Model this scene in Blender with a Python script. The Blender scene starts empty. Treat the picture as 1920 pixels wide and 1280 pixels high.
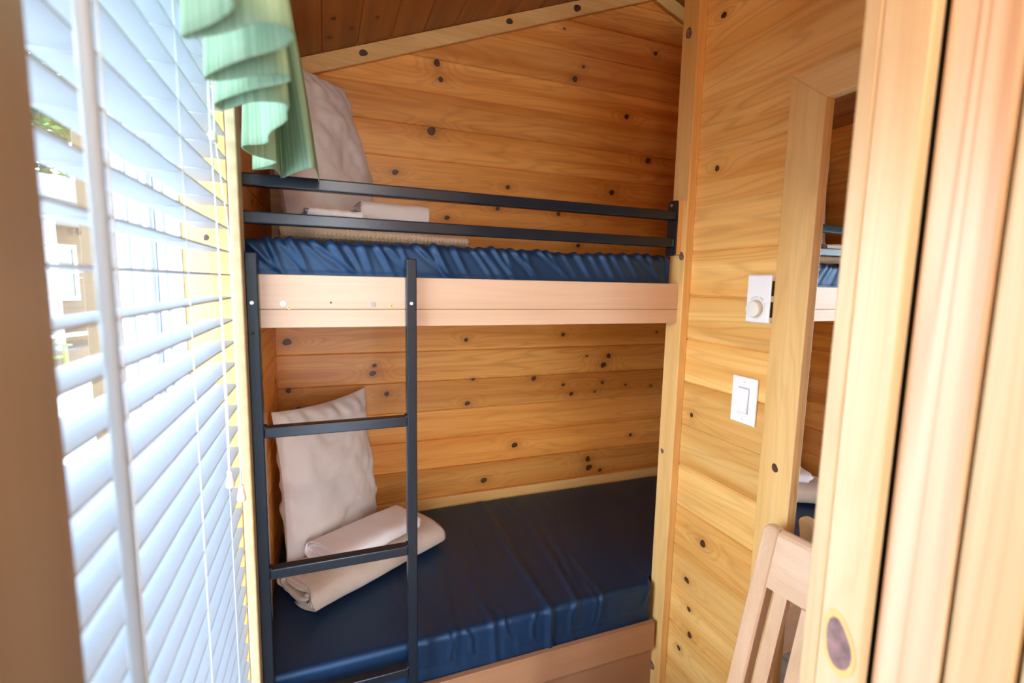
import bpy, bmesh, math, random
from mathutils import Vector, Matrix, noise as mnoise
random.seed(7)
S = bpy.context.scene
COL = S.collection
PI = math.pi

# ------------------------------------------------------------------ materials
def newmat(name):
    m = bpy.data.materials.new(name); m.use_nodes = True
    nt = m.node_tree; nt.nodes.clear()
    out = nt.nodes.new('ShaderNodeOutputMaterial')
    b = nt.nodes.new('ShaderNodeBsdfPrincipled')
    nt.links.new(b.outputs[0], out.inputs[0])
    return m, nt, b, out

def simple(name, col, rough=.5, metal=0., spec=.5, bump=0., bscale=200., var=0., vscale=6., sheen=0.):
    m, nt, b, out = newmat(name)
    b.inputs['Base Color'].default_value = (*col, 1)
    b.inputs['Roughness'].default_value = rough
    b.inputs['Metallic'].default_value = metal
    b.inputs['Specular IOR Level'].default_value = spec
    if sheen: b.inputs['Sheen Weight'].default_value = sheen
    L = nt.links
    tc = nt.nodes.new('ShaderNodeTexCoord')
    if var:
        n = nt.nodes.new('ShaderNodeTexNoise'); n.inputs['Scale'].default_value = vscale; n.inputs['Detail'].default_value = 4
        L.new(tc.outputs['Object'], n.inputs['Vector'])
        mr = nt.nodes.new('ShaderNodeMapRange'); mr.inputs[1].default_value = .3; mr.inputs[2].default_value = .7
        mr.inputs[3].default_value = 1 - var; mr.inputs[4].default_value = 1 + var
        L.new(n.outputs[0], mr.inputs[0])
        mx = nt.nodes.new('ShaderNodeVectorMath'); mx.operation = 'SCALE'; mx.inputs[0].default_value = col
        L.new(mr.outputs[0], mx.inputs['Scale']); L.new(mx.outputs[0], b.inputs['Base Color'])
    if bump:
        n2 = nt.nodes.new('ShaderNodeTexNoise'); n2.inputs['Scale'].default_value = bscale; n2.inputs['Detail'].default_value = 3
        L.new(tc.outputs['Object'], n2.inputs['Vector'])
        bp = nt.nodes.new('ShaderNodeBump'); bp.inputs['Strength'].default_value = bump; bp.inputs['Distance'].default_value = .002
        L.new(n2.outputs[0], bp.inputs['Height']); L.new(bp.outputs[0], b.inputs['Normal'])
    return m

def wood(name, light, mid, dark, ring=.35, rough=.38, ringk=16., bandlo=.36, bandhi=.66, spec=.45, stretch=.8):
    """Timber: reads vertex attributes grain (along, across, depth+seed), flow (grain pushed aside by a knot), knot (stain round a knot), tint."""
    m, nt, b, out = newmat(name)
    N = nt.nodes.new; L = nt.links.new
    def attr(n):
        a = N('ShaderNodeAttribute'); a.attribute_name = n; return a
    g = attr('grain'); fl = attr('flow'); kn = attr('knot'); ti = attr('tint')
    sep = N('ShaderNodeSeparateXYZ'); L(g.outputs['Vector'], sep.inputs[0])
    def math_(op, a, c=None, c2=None):
        n = N('ShaderNodeMath'); n.operation = op
        for i, v in enumerate((a, c, c2)):
            if v is None: continue
            if isinstance(v, (int, float)): n.inputs[i].default_value = v
            else: L(v, n.inputs[i])
        return n.outputs[0]
    def comb(sx, sy, sz):
        c = N('ShaderNodeCombineXYZ')
        L(math_('MULTIPLY', sep.outputs[0], sx), c.inputs[0])
        L(math_('MULTIPLY', sep.outputs[1], sy), c.inputs[1])
        L(math_('MULTIPLY', sep.outputs[2], sz), c.inputs[2]); return c.outputs[0]
    def noise(v, sc=1., det=2., rough_=.5):
        n = N('ShaderNodeTexNoise'); n.inputs['Scale'].default_value = sc; n.inputs['Detail'].default_value = det
        n.inputs['Roughness'].default_value = rough_
        L(v, n.inputs['Vector']); return n.outputs[0]
    nA = noise(comb(stretch, 9, 9), 1, 2)
    field = math_('ADD', math_('MULTIPLY', nA, 1.), fl.outputs['Fac'])
    rings = math_('SINE', math_('MULTIPLY', field, ringk * 2 * PI))
    rings = math_('POWER', math_('MULTIPLY_ADD', rings, .5, .5), 3.)
    band = noise(comb(.5, 17, 17), 1, 3)
    bandm = N('ShaderNodeMapRange'); bandm.inputs[1].default_value = bandlo; bandm.inputs[2].default_value = bandhi; L(band, bandm.inputs[0])
    fine = noise(comb(5, 420, 420), 1, 2)
    c1 = N('ShaderNodeMix'); c1.data_type = 'RGBA'; c1.inputs[6].default_value = (*light, 1); c1.inputs[7].default_value = (*mid, 1)
    L(bandm.outputs[0], c1.inputs[0])
    amp = noise(comb(.9, 6, 6), 1, 1)
    c2 = N('ShaderNodeMix'); c2.data_type = 'RGBA'; c2.inputs[7].default_value = (*dark, 1)
    L(c1.outputs[2], c2.inputs[6]); L(math_('MULTIPLY', math_('MULTIPLY', rings, ring * 1.7), amp), c2.inputs[0])
    c3 = N('ShaderNodeMix'); c3.data_type = 'RGBA'; c3.inputs[7].default_value = (*dark, 1)
    L(c2.outputs[2], c3.inputs[6])
    L(math_('MINIMUM', math_('MULTIPLY', kn.outputs['Fac'], .75), .9), c3.inputs[0])
    sc = math_('MULTIPLY', math_('MULTIPLY_ADD', fine, .22, .89), math_('ADD', 1., ti.outputs['Fac']))
    vm = N('ShaderNodeVectorMath'); vm.operation = 'SCALE'; L(c3.outputs[2], vm.inputs[0]); L(sc, vm.inputs['Scale'])
    L(vm.outputs[0], b.inputs['Base Color'])
    b.inputs['Roughness'].default_value = rough; b.inputs['Specular IOR Level'].default_value = spec
    bp = N('ShaderNodeBump'); bp.inputs['Strength'].default_value = .12; bp.inputs['Distance'].default_value = .001
    L(fine, bp.inputs['Height']); L(bp.outputs[0], b.inputs['Normal'])
    return m

M = {}
M['pine'] = wood('varnished_pine_boards', (.88, .55, .18), (.72, .355, .08), (.36, .125, .018), ring=.25)
M['pine_back'] = wood('varnished_pine_boards_amber', (.90, .45, .11), (.70, .265, .042), (.26, .072, .009), ring=.21)
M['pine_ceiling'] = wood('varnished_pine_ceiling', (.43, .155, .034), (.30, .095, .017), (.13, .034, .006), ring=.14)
M['pine_trim'] = wood('varnished_pine_trim', (.80, .52, .20), (.70, .40, .12), (.38, .14, .025), ring=.15)
M['pine_pale'] = wood('pale_pine_trim', (.58, .47, .28), (.53, .39, .19), (.42, .20, .07), ring=.18)
M['pine_pale_grain'] = wood('pale_pine_trim_striped', (.62, .50, .34), (.54, .38, .21), (.42, .22, .10), ring=.7, ringk=16, stretch=.25)
M['pine_shaded'] = wood('shaded_pine_casing', (.29, .22, .155), (.24, .17, .11), (.18, .11, .06), ring=.15)  # shade of the unlit near casing put into the wood colour
M['maple'] = wood('stained_maple_board', (.62, .43, .29), (.57, .38, .245), (.46, .27, .15), ring=.12, rough=.33, ringk=8)
M['maple_brown'] = wood('brown_stained_board', (.42, .225, .12), (.37, .19, .095), (.28, .13, .06), ring=.14, rough=.36, ringk=8)
M['beech'] = wood('clear_beech', (.72, .50, .32), (.66, .43, .25), (.48, .26, .12), ring=.18, rough=.3, ringk=10)
M['siding'] = wood('outside_siding', (.075, .044, .030), (.062, .036, .024), (.04, .022, .012), ring=.2, rough=.6)
M['floor'] = wood('grey_plank_floor', (.30, .27, .24), (.23, .205, .18), (.12, .10, .09), ring=.4, rough=.45)
M['knot'] = simple('knot_core', (.085, .034, .017), .4, var=.35, vscale=120)
M['knot_ring'] = simple('knot_ring', (.016, .006, .005), .45, var=.3, vscale=150)
M['knot_pale'] = simple('knot_purple', (.22, .13, .12), .4, var=.55, vscale=55)
M['metal'] = simple('black_powder_coat', (.007, .012, .020), .24, spec=.4, bump=.08, bscale=320)
M['steel'] = simple('bright_screw_steel', (.55, .56, .58), .3, metal=1.)
M['brass'] = simple('brass_screw', (.55, .42, .18), .35, metal=1.)
M['dark'] = simple('dark_hole', (.01, .01, .01), .8)
M['navy'] = simple('navy_vinyl_cover', (.0075, .0235, .064), .43, spec=.7, bump=.05, bscale=500, var=.06)
M['pillow'] = simple('cream_cotton', (.74, .71, .69), .9, spec=.15, bump=.25, bscale=420, var=.03, sheen=.1)
M['sheet'] = simple('white_cotton', (.88, .87, .89), .9, spec=.15, bump=.2, bscale=500)
M['fleece'] = simple('beige_fleece', (.61, .50, .405), .95, spec=.08, bump=.8, bscale=260, var=.05, vscale=30, sheen=.3)
M['white_plastic'] = simple('white_plastic', (.86, .86, .84), .35)
M['cream_plastic'] = simple('cream_plastic', (.80, .78, .68), .35)
M['grey_print'] = simple('grey_print', (.35, .36, .38), .6)
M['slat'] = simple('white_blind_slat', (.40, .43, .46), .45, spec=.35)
M['cord'] = simple('white_cord', (.72, .75, .76), .7)
M['wand'] = simple('grey_plastic_wand', (.36, .41, .45), .4)
M['vinyl'] = simple('white_vinyl', (.85, .86, .88), .4)
M['track_gasket'] = simple('dark_gasket', (.09, .12, .16), .6)  # dark strips along the window frame tracks
M['white_paint'] = simple('outside_white_paint', (.42, .42, .44), .5)
M['leaf'] = simple('leaf_green', (.030, .078, .012), .6, var=.5, vscale=3)
M['bark'] = simple('bark', (.1, .07, .05), .9, bump=.6, bscale=20)
M['lime'] = simple('lime_plastic', (.13, .21, .03), .4)
M['roof'] = simple('grey_shingles', (.07, .07, .075), .9, bump=.5, bscale=30)
M['ground'] = simple('gravel_ground', (.42, .42, .41), .95, bump=.5, bscale=40, var=.2, vscale=4)
M['dark_glass'] = simple('dark_window_glass', (.02, .05, .07), .08, spec=.8)

M['navy'].node_tree.nodes['Principled BSDF'].inputs['Specular Tint'].default_value = (.36, .62, 1, 1)
def mirror_mat():
    m, nt, b, out = newmat('silvered_mirror')
    b.inputs['Base Color'].default_value = (.86, .88, .88, 1); b.inputs['Metallic'].default_value = 1; b.inputs['Roughness'].default_value = .01
    return m
M['mirror'] = mirror_mat()

def glass_mat():
    m, nt, b, out = newmat('window_glass')
    nt.nodes.remove(b)
    t = nt.nodes.new('ShaderNodeBsdfTransparent'); t.inputs[0].default_value = (.93, .96, .97, 1)
    g = nt.nodes.new('ShaderNodeBsdfGlossy'); g.inputs['Roughness'].default_value = .02
    f = nt.nodes.new('ShaderNodeFresnel')
    ge = nt.nodes.new('ShaderNodeNewGeometry'); mr = nt.nodes.new('ShaderNodeMapRange'); mr.inputs[3].default_value = 1.45; mr.inputs[4].default_value = 1 / 1.45
    nt.links.new(ge.outputs['Backfacing'], mr.inputs[0]); nt.links.new(mr.outputs[0], f.inputs[0])
    mx = nt.nodes.new('ShaderNodeMixShader')
    nt.links.new(f.outputs[0], mx.inputs[0]); nt.links.new(t.outputs[0], mx.inputs[1]); nt.links.new(g.outputs[0], mx.inputs[2])
    nt.links.new(mx.outputs[0], out.inputs[0])
    return m
M['glass'] = glass_mat()

def valance_mat():
    m, nt, b, out = newmat('green_slub_weave')
    N = nt.nodes.new; L = nt.links.new
    a = N('ShaderNodeAttribute'); a.attribute_name = 'grain'
    mp = N('ShaderNodeMapping'); mp.inputs['Scale'].default_value = (170, 2.2, 1); L(a.outputs['Vector'], mp.inputs[0])
    n = N('ShaderNodeTexNoise'); n.inputs['Scale'].default_value = 1; n.inputs['Detail'].default_value = 3; L(mp.outputs[0], n.inputs['Vector'])
    cr = N('ShaderNodeValToRGB'); cr.color_ramp.elements[0].position = .3; cr.color_ramp.elements[0].color = (.22, .36, .21, 1)
    cr.color_ramp.elements[1].position = .72; cr.color_ramp.elements[1].color = (.42, .58, .40, 1)
    L(n.outputs[0], cr.inputs[0]); L(cr.outputs[0], b.inputs['Base Color'])
    b.inputs['Roughness'].default_value = .9; b.inputs['Specular IOR Level'].default_value = .1
    tr = N('ShaderNodeBsdfTranslucent'); L(cr.outputs[0], tr.inputs[0])
    mx = N('ShaderNodeMixShader'); mx.inputs[0].default_value = .24
    L(b.outputs[0], mx.inputs[1]); L(tr.outputs[0], mx.inputs[2]); L(mx.outputs[0], out.inputs[0])
    return m
M['valance'] = valance_mat()

def waffle_mat():
    m, nt, b, out = newmat('tan_waffle_weave')
    N = nt.nodes.new; L = nt.links.new
    a = N('ShaderNodeAttribute'); a.attribute_name = 'grain'
    s = N('ShaderNodeSeparateXYZ'); L(a.outputs['Vector'], s.inputs[0])
    def f(o):
        q = N('ShaderNodeMath'); q.operation = 'MULTIPLY'; q.inputs[1].default_value = 2 * PI / .011; L(o, q.inputs[0])
        r = N('ShaderNodeMath'); r.operation = 'COSINE'; L(q.outputs[0], r.inputs[0])
        return r.outputs[0]
    mxm = N('ShaderNodeMath'); mxm.operation = 'MAXIMUM'; L(f(s.outputs[0]), mxm.inputs[0]); L(f(s.outputs[1]), mxm.inputs[1])
    bp = N('ShaderNodeBump'); bp.inputs['Strength'].default_value = .5; bp.inputs['Distance'].default_value = .002
    L(mxm.outputs[0], bp.inputs['Height']); L(bp.outputs[0], b.inputs['Normal'])
    b.inputs['Base Color'].default_value = (.66, .50, .35, 1); b.inputs['Roughness'].default_value = .95; b.inputs['Specular IOR Level'].default_value = .1
    return m
M['waffle'] = waffle_mat()

# ------------------------------------------------------------------ mesh building
AX = {'x': (0, 1, 2), 'y': (1, 0, 2), 'z': (2, 0, 1)}
class MB:
    def __init__(s): s.v = []; s.f = []; s.g = []; s.t = []; s.mi = []; s.sm = []; s.fl = []; s.kn = []
    def add(s, vs, fs, grain=None, tint=0., mi=0, smooth=False, flow=None, knot=None):
        o = len(s.v); n = len(vs)
        s.v += [tuple(p) for p in vs]
        s.g += grain if grain else [(0, 0, 0)] * n
        s.t += tint if isinstance(tint, list) else [tint] * n
        s.fl += flow if flow else [0.] * n
        s.kn += knot if knot else [0.] * n
        for f in fs:
            s.f.append([i + o for i in f]); s.mi.append(mi); s.sm.append(smooth)
        return s
    def bm(s, b, ax='z', seed=None, tint=None, mi=0, smooth=False, mat=None):
        if mat is not None: b.transform(mat)
        b.verts.ensure_lookup_table()
        vs = [v.co.copy() for v in b.verts]; b.verts.index_update()
        fs = [[v.index for v in f.verts] for f in b.faces]
        a = AX[ax]; sd = random.uniform(0, 90) if seed is None else seed
        g = [(p[a[0]] + sd * 3.1, p[a[1]], p[a[2]] + sd) for p in vs]
        s.add(vs, fs, g, random.uniform(-.05, .05) if tint is None else tint, mi, smooth)
        b.free(); return s
    def box(s, x0, x1, y0, y1, z0, z1, bev=.002, ax='z', seed=None, tint=None, mi=0, mat=None, seg=2):
        b = bmesh.new(); bmesh.ops.create_cube(b, size=1)
        for v in b.verts: v.co = Vector((x0 + (v.co.x + .5) * (x1 - x0), y0 + (v.co.y + .5) * (y1 - y0), z0 + (v.co.z + .5) * (z1 - z0)))
        if bev: bmesh.ops.bevel(b, geom=list(b.edges), offset=bev, segments=seg, profile=.5, affect='EDGES')
        return s.bm(b, ax, seed, tint, mi, False, mat)
    def prism(s, poly, h0, h1, plane='xy', bev=.0, ax='z', seed=None, tint=None, mi=0):
        """poly in a plane, extruded along the third axis from h0 to h1"""
        b = bmesh.new()
        def P(q, h): return {'xy': (q[0], q[1], h), 'xz': (q[0], h, q[1]), 'yz': (h, q[0], q[1])}[plane]
        lo = [b.verts.new(P(q, h0)) for q in poly]; hi = [b.verts.new(P(q, h1)) for q in poly]
        n = len(poly)
        b.faces.new(lo); b.faces.new(hi[::-1])
        for i in range(n): b.faces.new((lo[i], hi[i], hi[(i + 1) % n], lo[(i + 1) % n]))
        bmesh.ops.recalc_face_normals(b, faces=list(b.faces))
        if bev: bmesh.ops.bevel(b, geom=list(b.edges), offset=bev, segments=2, profile=.5, affect='EDGES')
        return s.bm(b, ax, seed, tint, mi)
    def tube(s, pts, r, n=8, mi=0, smooth=True, caps=True):
        pts = [Vector(p) for p in pts]; vs = []; rr = r if isinstance(r, list) else [r] * len(pts)
        up = None
        for i, p in enumerate(pts):
            t = (pts[min(i + 1, len(pts) - 1)] - pts[max(i - 1, 0)]).normalized()
            a = Vector((1, 0, 0)) if abs(t.x) < .8 else Vector((0, 1, 0))
            u = t.cross(a).normalized(); w = t.cross(u)
            vs += [p + (u * math.cos(2 * PI * k / n) + w * math.sin(2 * PI * k / n)) * rr[i] for k in range(n)]
        fs = []
        for i in range(len(pts) - 1):
            for k in range(n):
                fs.append((i * n + k, i * n + (k + 1) % n, (i + 1) * n + (k + 1) % n, (i + 1) * n + k))
        if caps: fs += [tuple(range(n))[::-1], tuple(range((len(pts) - 1) * n, len(pts) * n))]
        return s.add(vs, fs, mi=mi, smooth=smooth, grain=[(p.z, p.x, p.y) for p in vs])
    def disc(s, c, nrm, r, h, n=16, mi=0, smooth=False):
        nrm = Vector(nrm).normalized(); c = Vector(c)
        return s.tube([c, c + nrm * h * .75, c + nrm * h], [r, r, r * .86], n, mi, smooth)
    def grid(s, P, nu, nv, mi=0, smooth=True, closeu=False, closev=False, grain=None, tint=0., flow=None, knot=None):
        fs = []
        for i in range(nu - (0 if closeu else 1)):
            for j in range(nv - (0 if closev else 1)):
                i2 = (i + 1) % nu; j2 = (j + 1) % nv
                fs.append((i * nv + j, i2 * nv + j, i2 * nv + j2, i * nv + j2))
        return s.add(P, fs, grain, tint, mi, smooth, flow, knot)
    def build(s, name, mats, parent=None, local=False, origin=None):
        me = bpy.data.meshes.new(name)
        V = [Vector(p) for p in s.v]
        if origin is not None: c = Vector(origin)
        else:
            lo = [min(p[k] for p in V) for k in range(3)]; hi = [max(p[k] for p in V) for k in range(3)]
            c = Vector(((lo[0] + hi[0]) / 2, (lo[1] + hi[1]) / 2, lo[2]))
        me.from_pydata([tuple(p - c) for p in V], [], s.f)
        mats = mats if isinstance(mats, (list, tuple)) else [mats]
        for m in mats: me.materials.append(m)
        me.polygons.foreach_set('material_index', s.mi); me.polygons.foreach_set('use_smooth', s.sm)
        a = me.attributes.new('grain', 'FLOAT_VECTOR', 'POINT'); a.data.foreach_set('vector', [q for p in s.g for q in p])
        for nm, dat in (('tint', s.t), ('flow', s.fl), ('knot', s.kn)):
            if any(dat):
                a = me.attributes.new(nm, 'FLOAT', 'POINT'); a.data.foreach_set('value', dat)
        me.update()
        o = bpy.data.objects.new(name, me); COL.objects.link(o)
        if parent is not None:
            o.parent = parent
            o.location = c if local else c - WORLD[parent.name]
            WORLD[o.name] = c.copy()
        else:
            o.location = c; WORLD[o.name] = c.copy()
        return o
WORLD = {}
def tag(o, label, cat, group=None, kind=None):
    o['label'] = label; o['category'] = cat
    if group: o['group'] = group
    if kind: o['kind'] = kind
    return o
def thing(name, label, cat, loc, rotz=0., group=None):
    o = bpy.data.objects.new(name, None); COL.objects.link(o); o.empty_display_size = .05
    o.location = loc; o.rotation_euler = (0, 0, rotz); WORLD[o.name] = Vector(loc)
    return tag(o, label, cat, group)
def struct(mb, name, mats, label=None):
    o = mb.build(name, mats); o['kind'] = 'structure'
    if label: o['label'] = label
    return o

# ---------------------------------------------------------------- timber wall with tongue-and-groove boards and knots
def plank(mb, O, U, W, Nn, u0, u1, joints, knots=(), du=.014, clip=None, tints=None, seeds=None, gro=.0032, dep=.0048, kmi=1, hole=None, amp=.055):
    O, U, W, Nn = map(Vector, (O, U, W, Nn))
    joints = sorted(joints)
    for b in range(len(joints) - 1):
        v0, v1 = joints[b], joints[b + 1]
        sd = random.uniform(0, 90) if not seeds or b not in seeds else seeds[b]
        tn = random.uniform(-.10, .10) if not tints or b not in tints else tints[b]
        segs = [(u0, u1)]
        if hole and v0 < hole[3] and v1 > hole[2]:
            segs = [(a, c) for a, c in ((u0, hole[0]), (hole[1], u1)) if c - a > .004]
        for (a, c) in segs:
            nu = max(2, int((c - a) / du) + 1); nv_in = max(2, int((v1 - v0) / .0115))
            vv = [v0, v0 + gro] + [v0 + gro + (v1 - v0 - 2 * gro) * k / nv_in for k in range(1, nv_in)] + [v1 - gro, v1]
            P = []; G = []; F = []; K = []
            kk = [q for q in knots if v0 - .03 < q[1] < v1 + .03 and a - .3 < q[0] < c + .3]
            for i in range(nu):
                u = a + (c - a) * i / (nu - 1)
                top = clip(u) if clip else 1e9
                for j, v in enumerate(vv):
                    d = -dep if j in (0, len(vv) - 1) else 0.
                    v_ = min(v, top)
                    P.append(O + U * u + W * v_ + Nn * d)
                    G.append((u + sd * 3.1, v_, sd))
                    f = k = 0.
                    for q in kk:
                        r = q[2]; du_ = (u - q[0]); dv_ = v_ - q[1]
                        e = du_ * du_ / (r * 4.2) ** 2 + dv_ * dv_ / (r * 2.0) ** 2
                        if e < 9: f += math.exp(-e) * r * 12.
                        e2 = du_ * du_ / (r * 2.3) ** 2 + dv_ * dv_ / (r * 1.35) ** 2
                        if e2 < 9: k += math.exp(-e2) * .6
                    F.append(f); K.append(k)
            mb.grid(P, nu, len(vv), smooth=False, grain=G, tint=tn, flow=F, knot=K)
    for q in knots: knot_disc(mb, O + U * q[0] + W * q[1], U, W, Nn, q[2] * .86, kmi)

def knot_disc(mb, c, U, W, Nn, r, mi=1, mi2=None, el=1.12, h=.0006):
    U, W, Nn = map(Vector, (U, W, Nn)); c = Vector(c)
    n = 18; th = random.uniform(-.5, .5)
    def ring(k, hh):
        out = []
        for i in range(n):
            a = 2 * PI * i / n
            w = 1 + .10 * math.sin(2 * a + th * 5) + .06 * math.sin(3 * a + th * 9)
            x, y = math.cos(a) * r * k * el * w, math.sin(a) * r * k * w
            out.append(c + U * (x * math.cos(th) - y * math.sin(th)) + W * (x * math.sin(th) + y * math.cos(th)) + Nn * hh)
        return out
    A, B, D = ring(.84, h), ring(.66, h * 1.25), ring(.30, h * 1.3)
    vs = A + B + D
    f1 = [(i, (i + 1) % n, n + (i + 1) % n, n + i) for i in range(n)]
    f2 = [(n + i, n + (i + 1) % n, 2 * n + (i + 1) % n, 2 * n + i) for i in range(n)]
    if Nn.dot((vs[1] - vs[0]).cross(vs[n] - vs[0])) < 0:
        f1 = [f[::-1] for f in f1]; f2 = [f[::-1] for f in f2]
    o = len(mb.v)
    mb.add(vs, f1, mi=mi + 1); 
    for f in f2: mb.f.append([i + o for i in f]); mb.mi.append(mi); mb.sm.append(False)
    mb.f.append([o + 2 * n + i for i in range(n)]); mb.mi.append(mi); mb.sm.append(False)

KM = [M['knot'], M['knot_ring']]
FLOOR = .03
ceil_z = lambda x: 2.119 + .384 * x if x < 1.68 else 2.764 - .384 * (x - 1.68)

# ---- back wall (y = .8)
KB = [(.672, 2.011, .021), (.53, 1.84, .0145), (.693, 2.268, .0167), (.708, 2.21, .0126), (1.299, 2.307, .0165), (1.339, 2.364, .0093), (1.571, 2.188, .0146), (1.711, 2.485, .0123),
      (1.7, 2.008, .0185), (1.509, 1.846, .0160), (.998, 1.825, .0113), (.736, 1.681, .0131), (.954, 1.733, .0113), (1.24, 1.731, .0118), (1.241, 2.5, .0068), (1.344, 1.598, .0121),
      (.442, 1.083, .0107), (.435, 1.051, .015), (.489, .964, .013), (.127, 1.185, .018), (.126, 1.0, .0121), (.821, 1.178, .0114), (1.283, 1.192, .0123), (1.803, 1.195, .008),
      (1.411, 1.088, .0076), (1.531, 1.084, .0154), (1.504, 1.041, .0179), (.854, 1.005, .0092), (1.141, .994, .0146), (1.292, .956, .01), (1.502, .955, .0103), (1.336, .91, .0126),
      (1.462, .913, .0077), (1.636, .937, .0079), (1.786, .923, .0081), (.829, .9, .0139), (1.054, .69, .017), (1.679, .678, .0107), (1.447, .536, .020), (1.439, .58, .0165),
      (1.511, .515, .0120), (.909, .542, .0168), (.158, .925, .0123)]
b = MB()
jb = [FLOOR] + [.497 + .1275 * k for k in range(-3, 19)]
plank(b, (0, .8, 0), (1, 0, 0), (0, 0, 1), (0, -1, 0), -.11, 2.1, jb, KB, clip=ceil_z,
      tints={0: 0, 3: 0, 4: -.20, 5: .08, 6: .0, 7: -.14, 8: .0, 9: .03, 12: -.20, 13: -.02, 14: .02, 15: .05, 16: -.05})
struct(b, 'wall_back', [M['pine_back']] + KM)

# ---- left wall (room face x = .09) with the window opening
WY0, WY1, WZ0, WZ1 = -.80, -.06, .26, 2.0
XL = .09
b = MB()
jl = [FLOOR] + [.497 + .1275 * k for k in range(-3, 13)] + [2.153]
plank(b, (XL, 0, 0), (0, 1, 0), (0, 0, 1), (1, 0, 0), -1.02, .8, jl, [(.72, 1.053, .0148), (.3, 1.62, .012), (.22, .95, .011)], hole=(WY0 - .01, WY1 + .01, WZ0 - .01, WZ1 + .01), du=.02)
for (ya, yb, za, zb) in ((-1.02, WY0 - .019, 0, 2.15), (WY1 + .019, .8, 0, 2.15), (WY0 - .019, WY1 + .019, 0, WZ0 - .019), (WY0 - .019, WY1 + .019, WZ1 + .019, 2.15)):
    b.box(-.10, XL - .004, ya, yb, za, zb, 0, 'y')
b.box(-.10, XL, -2.2, -1.02, 0, 2.15, 0, 'y')
struct(b, 'wall_left', [M['pine_back']] + KM)

# ---- partition wall on the right (room face x = 1.28)
XW = 1.2796
KR = [(-.082, 2.144, .0114), (-.095, 1.745, .0103), (-.139, .675, .0140), (-.085, .528, .0120), (-.102, .443, .0095), (-.112, .365, .0120), (-.07, .29, .0095), (-.059, 1.04, .0085)]
b = MB()
jr = [FLOOR] + [2.0449 - .13 * i for i in range(-4, 16)]
clr = ceil_z(1.28)
plank(b, (XW, 0, 0), (0, 1, 0), (0, 0, 1), (-1, 0, 0), -.815, -.0185, [min(q, clr) for q in jr if q < clr + .12], KR, du=.012, tints={9: .05, 10: -.06, 8: -.13, 7: -.16, 6: -.02, 5: -.04, 11: .06, 12: .04, 13: .10, 14: 0, 15: .03})
b.box(XW + .004, XW + .09, -.815, .044, FLOOR, clr, 0, 'y')
struct(b, 'wall_right', [M['pine']] + KM)

# post trim that ends the partition
b = MB()
b.box(1.2526, XW + .0015, -.0185, .0495, FLOOR, clr, .003, 'z', seed=12.3, tint=.04)
for (y, z, r) in [(.021, 2.139, .0150), (-.004, 1.51, .0125), (.030, .902, .0085), (.02, .167, .0160)]:
    knot_disc(b, (1.2526, y, z), (0, 0, 1), (0, 1, 0), (-1, 0, 0), r, 1)
struct(b, 'trim_1', [M['pine_trim'], M['knot_pale'], M['knot']])

# niche closing walls to the right of the partition, hidden but they keep the daylight out
b = MB(); b.box(XW + .0, 2.16, .0505, .09, FLOOR, 2.7, 0, 'x'); b.v = [(x, y, min(z, ceil_z(x) - .001)) for x, y, z in b.v]
b2 = MB(); b2.box(2.10, 2.16, .09, .80, FLOOR, ceil_z(2.1) - .002, 0, 'y')
for (x, y, z) in b2.v: pass
struct(b2, 'wall_niche_right', M['pine_back'])
b = MB(); b.box(1.372, 2.10, .0505, .0895, FLOOR, ceil_z(2.12), 0, 'x'); struct(b, 'wall_niche_front', M['pine_back'])

# ---- ceiling, two slopes boarded along the room
sl = math.atan(.384); cs, sn = math.cos(sl), math.sin(sl)
b = MB()
xs = [-.11, .03, .153] + [.275 + .1203 * k for k in range(0, 12)]
jc = [(x + .11) / cs for x in xs if x < 1.66] + [(1.68 + .11) / cs]
KC = [((.555), (.31 + .11) / cs, .012), (.677, (.30 + .11) / cs, .012), (.643, (.37 + .11) / cs, .009), (.76, (.976 + .11) / cs, .012), (.6, (.45 + .11) / cs, .009)]
plank(b, (-.11, 0, ceil_z(-.11)), (0, 1, 0), (cs, 0, sn), (sn, 0, -cs), -2.2, .8, jc, KC, du=.02, tints={3: -.02, 4: .0, 5: .02})
b.prism([(-.2, ceil_z(-.2) + .004), (1.68, 2.768), (1.68, 2.80), (-.2, ceil_z(-.2) + .06)], -2.2, .82, 'xz', 0, 'y')
jc2 = [k * .128 for k in range(0, 8)]
plank(b, (1.68, 0, 2.764), (0, 1, 0), (cs, 0, -sn), (-sn, 0, -cs), -2.2, .8, jc2, (), du=.06)
b.prism([(1.68, 2.768), (2.4, ceil_z(2.4) + .004), (2.4, ceil_z(2.4) + .06), (1.68, 2.80)], -2.2, .82, 'xz', 0, 'y')
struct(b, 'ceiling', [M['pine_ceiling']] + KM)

# gable mouldings under the ceiling on the back wall
def mould(xa, xb, name, kn=()):
    b = MB(); h = .064
    pl = [(xa, ceil_z(xa) - h), (xb, ceil_z(xb) - h), (xb, ceil_z(xb) - .0015), (xa, ceil_z(xa) - .0015)]
    b.prism(pl, .779, .7985, 'xz', .003, 'x', tint=-.02)
    for (x, z, r) in kn: knot_disc(b, (x, .779, z), (1, 0, 0), (0, 0, 1), (0, -1, 0), r, 1)
    return struct(b, name, [M['pine_trim']] + KM)
mould(.0915, 1.679, 'trim_2', [(.416, 2.247, .0150), (.984, 2.468, .0140), (1.288, 2.581, .0170)])
mould(1.681, 2.095, 'trim_3')

# ---- floor
b = MB()
plank(b, (0, 0, FLOOR), (0, 1, 0), (1, 0, 0), (0, 0, 1), -2.2, .8, [.09 + .15 * k for k in range(-1, 15)], (), du=.1, gro=.001, dep=.001)
b.box(-.11, 2.2, -2.2, .82, FLOOR - .06, FLOOR - .004, 0, 'y')
struct(b, 'floor', [M['floor']] + KM)

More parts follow.
